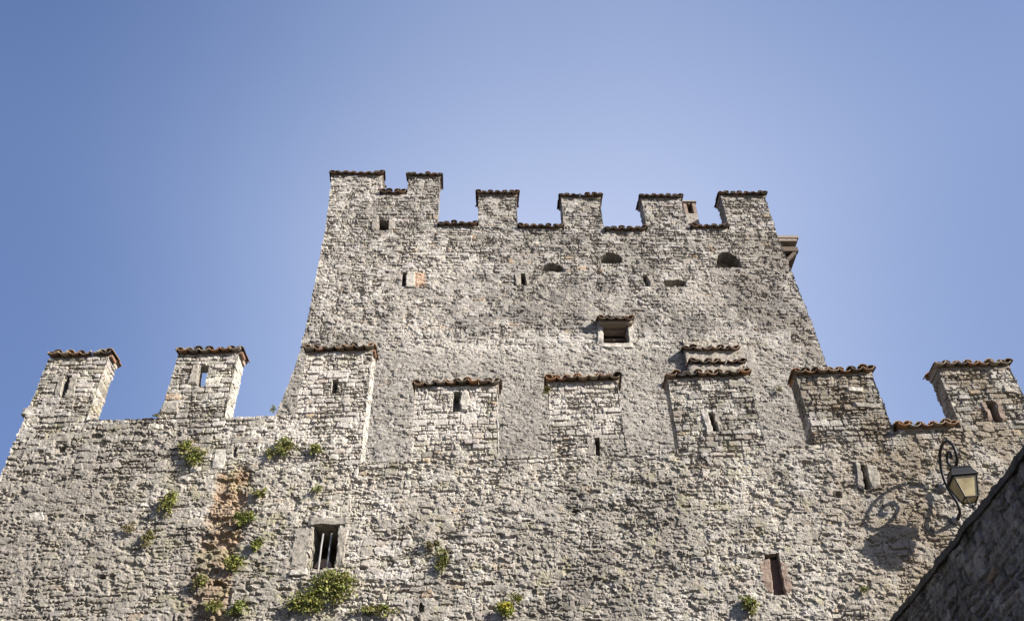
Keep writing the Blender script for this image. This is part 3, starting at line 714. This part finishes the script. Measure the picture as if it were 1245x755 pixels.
# timber gallery on the right flank
gl = empty('timber_gallery'); gl.parent = tower
def tp_(px, py, off): return on_tower(px, py, off)
gy = 1.3
gx, gz = tp_(969, 291, gy); gx0 = float(trr(np.array([gz]))[0])-.1
_, gz2 = tp_(966, 300, gy); gxb, gzb = tp_(963, 321, gy)
mb = MB(); mb.box(gx0, gx+.05, gy-.05, gy+3.2, gz+.02, gz+.13); mb.box(gx0, gx-.02, gy-.02, gy+3.15, gz-.10, gz+.015); mb.build('roof_boards', M_WOODL, gl)
mb = MB(); mb.box(gx0, gx-.05, gy+.05, gy+.2, gz2-.15, gz2+.05); mb.box(gx-.20, gx-.07, gy+.21, gy+3.0, gz2-.15, gz2+.05); mb.build('beam', M_WOOD, gl)
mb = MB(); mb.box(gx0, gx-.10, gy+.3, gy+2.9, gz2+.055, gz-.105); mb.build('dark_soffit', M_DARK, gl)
for yy in (gy+.08, gy+1.5, gy+2.8):
    mb = MB(); w = .07
    a = Vector((gx-.16, yy, gz2-.16)); b = Vector((gx0-.15, yy, gzb-.75))
    mb.add([a+Vector((-w, 0, 0)), a+Vector((w, 0, 0)), b+Vector((w, 0, 0)), b+Vector((-w, 0, 0)), a+Vector((-w, .12, 0)), a+Vector((w, .12, 0)), b+Vector((w, .12, 0)), b+Vector((-w, .12, 0))],
           [(0, 1, 2, 3), (4, 7, 6, 5), (0, 4, 5, 1), (1, 5, 6, 2), (2, 6, 7, 3), (3, 7, 4, 0)])
    mb.build('brace', M_WOOD, gl)
mb = MB()
mb.add([(gx0, gy+.25, gz2-.16), (gx-.24, gy+.25, gz2-.16), (gx0, gy+.25, gzb-.4), (gx0, gy+2.7, gz2-.16), (gx-.24, gy+2.7, gz2-.16), (gx0, gy+2.7, gzb-.4)],
       [(0, 2, 1), (3, 4, 5), (0, 1, 4, 3), (1, 2, 5, 4), (0, 3, 5, 2)])
mb.build('boarding', M_WOOD, gl)

# ================================================================== SHADED SIDE WALL (lower right)
side = empty('boundary_wall', (5.52, WALL_Y-.05, 0), 0, 'dark shaded rubble stone side wall rising at the lower right in front of the castle', 'boundary wall')
mw = Mass()
L = 16.; yv = np.r_[np.arange(0, 7.5, .018), np.arange(7.5, L+.1, .1)]   # distance from the castle wall
zz = np.r_[np.arange(0, 3.6, .1), np.arange(3.6, 6.9, .018), 6.9]
def topz(d): return 7.355-.055*d
# face looking -X ; rows up to the sloping top
T = np.linspace(0, 1, len(zz))
Zg = zz[:, None]*(topz(yv)/6.9)[None, :]
Yg = np.repeat(-yv[None, :], len(zz), 0)
mk = lambda X, Y, Z: np.stack([X.ravel(), Y.ravel(), Z.ravel()], 1)
mw.panel(mk(Yg*0, Yg, Zg), (-1, 0, 0), len(yv)-1, len(zz)-1, 0)
xs = np.linspace(0, .7, 30); Yt = np.repeat(-yv[None, :], 30, 0); Xt = np.repeat(xs[:, None], len(yv), 1)
mw.panel(mk(Xt, Yt, np.repeat(topz(yv)[None, :], 30, 0)), (0, 0, 1), len(yv)-1, 29, 0)
mw.panel(mk(Yg*0+.7, Yg, Zg)[:, :], (1, 0, 0), len(yv)-1, len(zz)-1, 0)
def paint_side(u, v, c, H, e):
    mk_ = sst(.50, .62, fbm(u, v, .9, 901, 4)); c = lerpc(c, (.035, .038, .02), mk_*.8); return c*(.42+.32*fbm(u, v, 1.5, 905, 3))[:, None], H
cfgS = dict(seed=61, scale=1.0, amp=1.35, jw=.035, ren_amt=.15, lichen=.5, white=.7, paint=paint_side, big=.3)
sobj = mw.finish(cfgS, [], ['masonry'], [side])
M_COP = mat('dark_coping_stone', (.07, .066, .06), noise=(9, .35), bump=(25, .8, .02))
def cop_shape(P):
    d = -P[:, 1]; P[:, 2] += topz(d)-.01+.05*(fbm(d, d*0, 1.3, 950, 3)-.5)+.03*(vn(d, d*0, 4, 951)-.5); P[:, 0] += .05*(fbm(d, P[:, 2]*0, 2.0, 952, 3)-.5); return P
rough_box('coping', -.035, .76, -9.0, 0.0, 0.0, .085, M_COP, side, .03, .022, cop_shape, 12)

# ================================================================== WALL LANTERN
lx = 7.27
lan = empty('wall_lantern', (lx, WALL_Y, 9.93), 0, 'black iron wall lantern with amber glass hanging from a scrolled bracket beside the shaded wall', 'street lamp')
# bracket in the plane x = lx (local: y negative = out of the wall, z relative to 9.93)
def sp(pts, n=10):
    pts = [np.array(p, float) for p in pts]; out = []
    P = [2*pts[0]-pts[1]]+pts+[2*pts[-1]-pts[-2]]
    for i in range(1, len(P)-2):
        for k in range(n):
            t = k/n; a, b, c, d_ = P[i-1], P[i], P[i+1], P[i+2]
            out.append(.5*((2*b)+(-a+c)*t+(2*a-5*b+4*c-d_)*t*t+(-a+3*b-3*c+d_)*t**3))
    out.append(pts[-1]); return out
S_ = [(-.06, -.70), (-.13, -.69), (-.22, -.64), (-.25, -.52), (-.20, -.35), (-.14, -.15), (-.13, .05), (-.18, .26), (-.33, .44), (-.52, .50), (-.72, .44), (-.84, .27), (-.83, .08),
      (-.72, -.02), (-.58, .00), (-.49, .11), (-.50, .24), (-.60, .29), (-.68, .22), (-.65, .14)]
mb = MB(); path = [(0, p[0], p[1]) for p in sp([(a, b) for a, b in S_])]
n_ = len(path); mb.tube(path, [.027]*(n_-12)+[.027+.016*i/12 for i in range(12)], 8)
mb.build('bracket', M_IRON, lan, True)
for (z, o) in ((.0, -.14), (-.65, -.22)):
    mb = MB(); mb.tube([(0, .02, z-.03), (0, o*.5, z+.0), (0, o, z+.01)], .014, 8); mb.build('bracket_arm', M_IRON, lan, True)
    mb = MB(); mb.tube([(0, .05, z-.03), (0, -.03, z-.03), (0, -.055, z-.03)], [.075, .075, .03], 10); mb.build('mounting_plate', M_BAR, lan, True)
# lantern body, four sided, wide at the top
ly, lz = -.68, -.03
mb = MB(); mb.tube([(0, ly, lz), (0, ly, lz-.05), (0, ly, lz-.07), (0, ly, lz-.12)], [.012, .012, .045, .05], 10); mb.build('finial', M_IRON, lan, True)
def frus(mb, w0, z0, w1, z1, ang, cap=True):
    V = []
    for w, z in ((w0, z0), (w1, z1)):
        for k in range(4):
            a = ang+math.pi/4+k*math.pi/2; V.append((math.cos(a)*w*math.sqrt(2), ly+math.sin(a)*w*math.sqrt(2), z))
    F = [(k, (k+1) % 4, (k+1) % 4+4, k+4) for k in range(4)]
    if cap: F += [(0, 1, 2, 3)[::-1], (4, 5, 6, 7)]
    mb.add(V, F); return V
ANG = R_(-5)
mb = MB(); frus(mb, .205, lz-.27, .155, lz-.13, ANG); frus(mb, .215, lz-.295, .215, lz-.272, ANG); frus(mb, .165, lz-.128, .145, lz-.10, ANG); mb.build('lantern_roof', M_IRON, lan)
zt, zb = lz-.30, lz-.66; wt, wb = .185, .105
def cs(w, z, k):
    a = ANG+math.pi/4+k*math.pi/2; return Vector((math.cos(a)*w*math.sqrt(2), ly+math.sin(a)*w*math.sqrt(2), z))
mb = MB()
for k in range(4):
    mb.tube([cs(wt, zt, k), cs(wb, zb, k)], .013, 6)
    mb.tube([cs(wt, zt, k), cs(wt, zt, k+1)], .013, 6)
    mb.tube([cs(wb, zb, k), cs(wb, zb, k+1)], .014, 6)
    mb.tube([cs(wb, zb, k), cs(.03, zb-.13, k)], .010, 6)
mb.tube([(0, ly, zb-.10), (0, ly, zb-.16)], [.03, .012], 8)
mb.build('lantern_frame', M_IRON, lan)
for k in range(4):
    a, b, c, d_ = cs(wt-.008, zt, k), cs(wt-.008, zt, k+1), cs(wb-.008, zb, k+1), cs(wb-.008, zb, k)
    ce = (a+b+c+d_)/4; nrm = ((b-a).cross(d_-a)).normalized()*.004
    mb = MB(); mb.add([a+nrm, b+nrm, c+nrm, d_+nrm, a-nrm, b-nrm, c-nrm, d_-nrm], [(0, 1, 2, 3), (4, 7, 6, 5), (0, 4, 5, 1), (1, 5, 6, 2), (2, 6, 7, 3), (3, 7, 4, 0)])
    mb.build('glass_pane', M_GLASS, lan)
mb = MB(); frus(mb, wb-.01, zb+.0, wb-.01, zb+.008, ANG); mb.build('bottom_glass', M_GLASS, lan)

# ================================================================== PLANTS IN THE JOINTS
GREEN = [(.14, .17, .03), (.19, .22, .04), (.26, .27, .065), (.085, .105, .028), (.29, .28, .09), (.20, .18, .07)]
DRY = [(.20, .17, .07), (.16, .13, .06), (.11, .11, .035)]
YEL = [(.30, .28, .03), (.16, .20, .03), (.40, .34, .04)]
def tuft(loc, w, h, out, n, label, pal=GREEN, name='wall_plant', lean=0, seed=0, leaf=.035, cat='plant', yoff=0, droop=.3):
    rd = random.Random(seed); root = empty(name, loc, 0, label, cat, 'plants growing out of the stone joints')
    st = MB(); V = []; F = []; C = []
    ns = max(6, int(n/20)); per = int(n/ns)+1
    roots = [(rd.uniform(-.25, .25)*w, rd.uniform(-.15, .25)*h) for _ in range(max(2, ns//7))]
    for k in range(ns):
        a0, b0 = rd.choice(roots); th = rd.uniform(0, 2*math.pi); L = (.25+.75*rd.random()**.8)
        ex = math.cos(th)*w*.60*L; ez = math.sin(th)*h*.50*L - .10*h
        o = out*rd.uniform(.25, .8)*(1-.5*L)
        p0 = Vector((a0*.6+lean*b0, .05, b0*.6)); p1 = Vector((a0*.6+ex*.45, -o, b0*.6+ez*.5+h*.10)); p2 = Vector((a0*.6+ex, -o*.7-.015, b0*.6+ez-.06*h*L))
        pts = [p0.lerp(p1, t).lerp(p1.lerp(p2, t), t) for t in (0, .25, .5, .75, 1)]
        st.tube(pts, [.006, .005, .004, .003, .002], 4)
        pc = rd.choice(pal)
        for i in range(per):
            t = rd.random()**.6; p = p0.lerp(p1, t).lerp(p1.lerp(p2, t), t)
            sp_ = (.020+.05*min(w, h))*(1.25-.6*t)
            p = p+Vector((rd.gauss(0, sp_), rd.gauss(0, sp_*.6), rd.gauss(0, sp_))); p.y = min(p.y, -.01)
            ax = Vector((rd.gauss(0, 1), rd.gauss(0, 1)-.3, rd.gauss(0, 1))).normalized(); bx = ax.cross(Vector((rd.gauss(0, 1), rd.gauss(0, 1), rd.gauss(0, 1)))).normalized()
            s = leaf*rd.uniform(.45, 1.3); q = s*rd.uniform(.25, .55); bse = len(V); nn = ax.cross(bx)*q*.3
            V += [p-ax*s*.6, p+bx*q-nn, p+ax*s*.6, p-bx*q-nn]; F.append((bse, bse+1, bse+2)); F.append((bse, bse+2, bse+3))
            c = pc if rd.random() < .6 else rd.choice(pal); f = rd.uniform(.75, 1.25); C += [(c[0]*f, c[1]*f, c[2]*f)]*4
    link_mesh('leaves', np.array([tuple(v) for v in V]), np.array(F), M_LEAF, root, np.array(C))
    st.build('stem', M_STEM, root)
    return root
plants = [  # px, py, w px, h px, out, n, label, palette
    (227, 543, 17, 14, .10, 260, 'small green tuft high on the wall under the second merlon from the left', GREEN),
    (240, 556, 26, 24, .16, 620, 'bushy green clump under the second merlon, with a small tuft above its left', GREEN),
    (206, 612, 24, 28, .20, 620, 'round green clump left of the rust coloured strip in the wall', GREEN),
    (349, 545, 28, 20, .18, 560, 'green clump at the left foot of the third merlon from the left', GREEN),
    (384, 547, 22, 12, .12, 260, 'flat green tuft at the foot of the third merlon, directly under its slit', GREEN),
    (314, 601, 22, 10, .10, 220, 'thin green tuft just above the dark clump right of the rusty strip', DRY+GREEN),
    (298, 632, 28, 20, .18, 560, 'dark green clump touching the right edge of the rusty strip', GREEN[:4]),
    (312, 661, 16, 18, .14, 300, 'small dark tuft between the barred window and the rusty strip', GREEN[:4]),
    (287, 687, 24, 20, .18, 520, 'bright yellow green cushion right of the lower rusty strip', GREEN[1:]+YEL[:2]),
    (182, 656, 18, 22, .10, 260, 'dull olive tuft below the round clump left of the rusty strip', GREEN[:2]+DRY),
    (158, 642, 16, 14, .08, 160, 'dry brown tuft, leftmost of the plants on the wall', DRY),
    (384, 596, 14, 9, .08, 130, 'tiny green tuft above the barred window', GREEN),
    (243, 706, 22, 18, .12, 260, 'dark olive tuft on the lower rusty strip', GREEN[:2]+DRY),
    (262, 737, 20, 16, .14, 260, 'green tuft at the lower end of the rusty strip, left one of two', GREEN),
    (289, 741, 24, 16, .14, 300, 'dark green tuft at the bottom edge, right of the rusty strip', GREEN[:4]),
    (403, 712, 58, 40, .28, 2300, 'large hanging green bush under the barred window', GREEN),
    (376, 733, 40, 28, .22, 1100, 'lower left lobe of greenery hanging beside the large bush under the window', GREEN),
    (452, 742, 50, 14, .10, 420, 'long low strip of olive growth right of the large bush', GREEN[:3]+DRY),
    (540, 680, 16, 34, .08, 300, 'upright mossy olive growth halfway between the barred window and the yellow plant', DRY+GREEN[:2]),
    (525, 664, 20, 14, .06, 150, 'thin dry moss patch just above the upright mossy growth', DRY),
    (614, 742, 18, 20, .18, 420, 'yellow flowering cushion plant at the bottom centre of the wall', YEL+GREEN[1:2]),
    (628, 728, 24, 12, .08, 180, 'faded green sprig just above the yellow flowering plant', GREEN[1:3]+DRY),
    (911, 735, 20, 20, .20, 460, 'round green tuft below left of the brick framed slit', GREEN),
    (1047, 717, 10, 10, .08, 90, 'tiny olive tuft right of the brick framed slit', DRY+GREEN[:2]),
    (328, 553, 14, 12, .08, 130, 'small sprig at the wall top left of the third merlon clump', GREEN),
    (192, 506, 6, 7, .08, 60, 'tiny dark sprig on the wall top left of the second merlon', GREEN[:1]+DRY),
    (333, 498, 7, 9, .08, 70, 'tiny dark sprig on the wall top where the tower edge meets it', GREEN[:1]+DRY),
    (664, 477, 10, 11, .10, 130, 'small dark tuft on the left corner of the merlon left of the tower window', GREEN[:1]+DRY),
]
for i, (px, py, w, h, out, n, lab, pal) in enumerate(plants):
    x, z = on_wall(px, py); x2, _ = on_wall(px+w, py); _, z2 = on_wall(px, py-h)
    tuft((x, WALL_Y-.03, z), x2-x, z2-z, out, n, lab, pal, lean=.1, seed=i, leaf=.042 if n > 200 else .035)
x, z = on_tower(947, 475)
c, s_ = math.cos(TOW_YAW), math.sin(TOW_YAW)
tuft((x*c, TOW_Y+x*s_-.03, z), .3, .25, .12, 110, 'small brown tuft on the tower face right of the double tiled projection', DRY, seed=51)
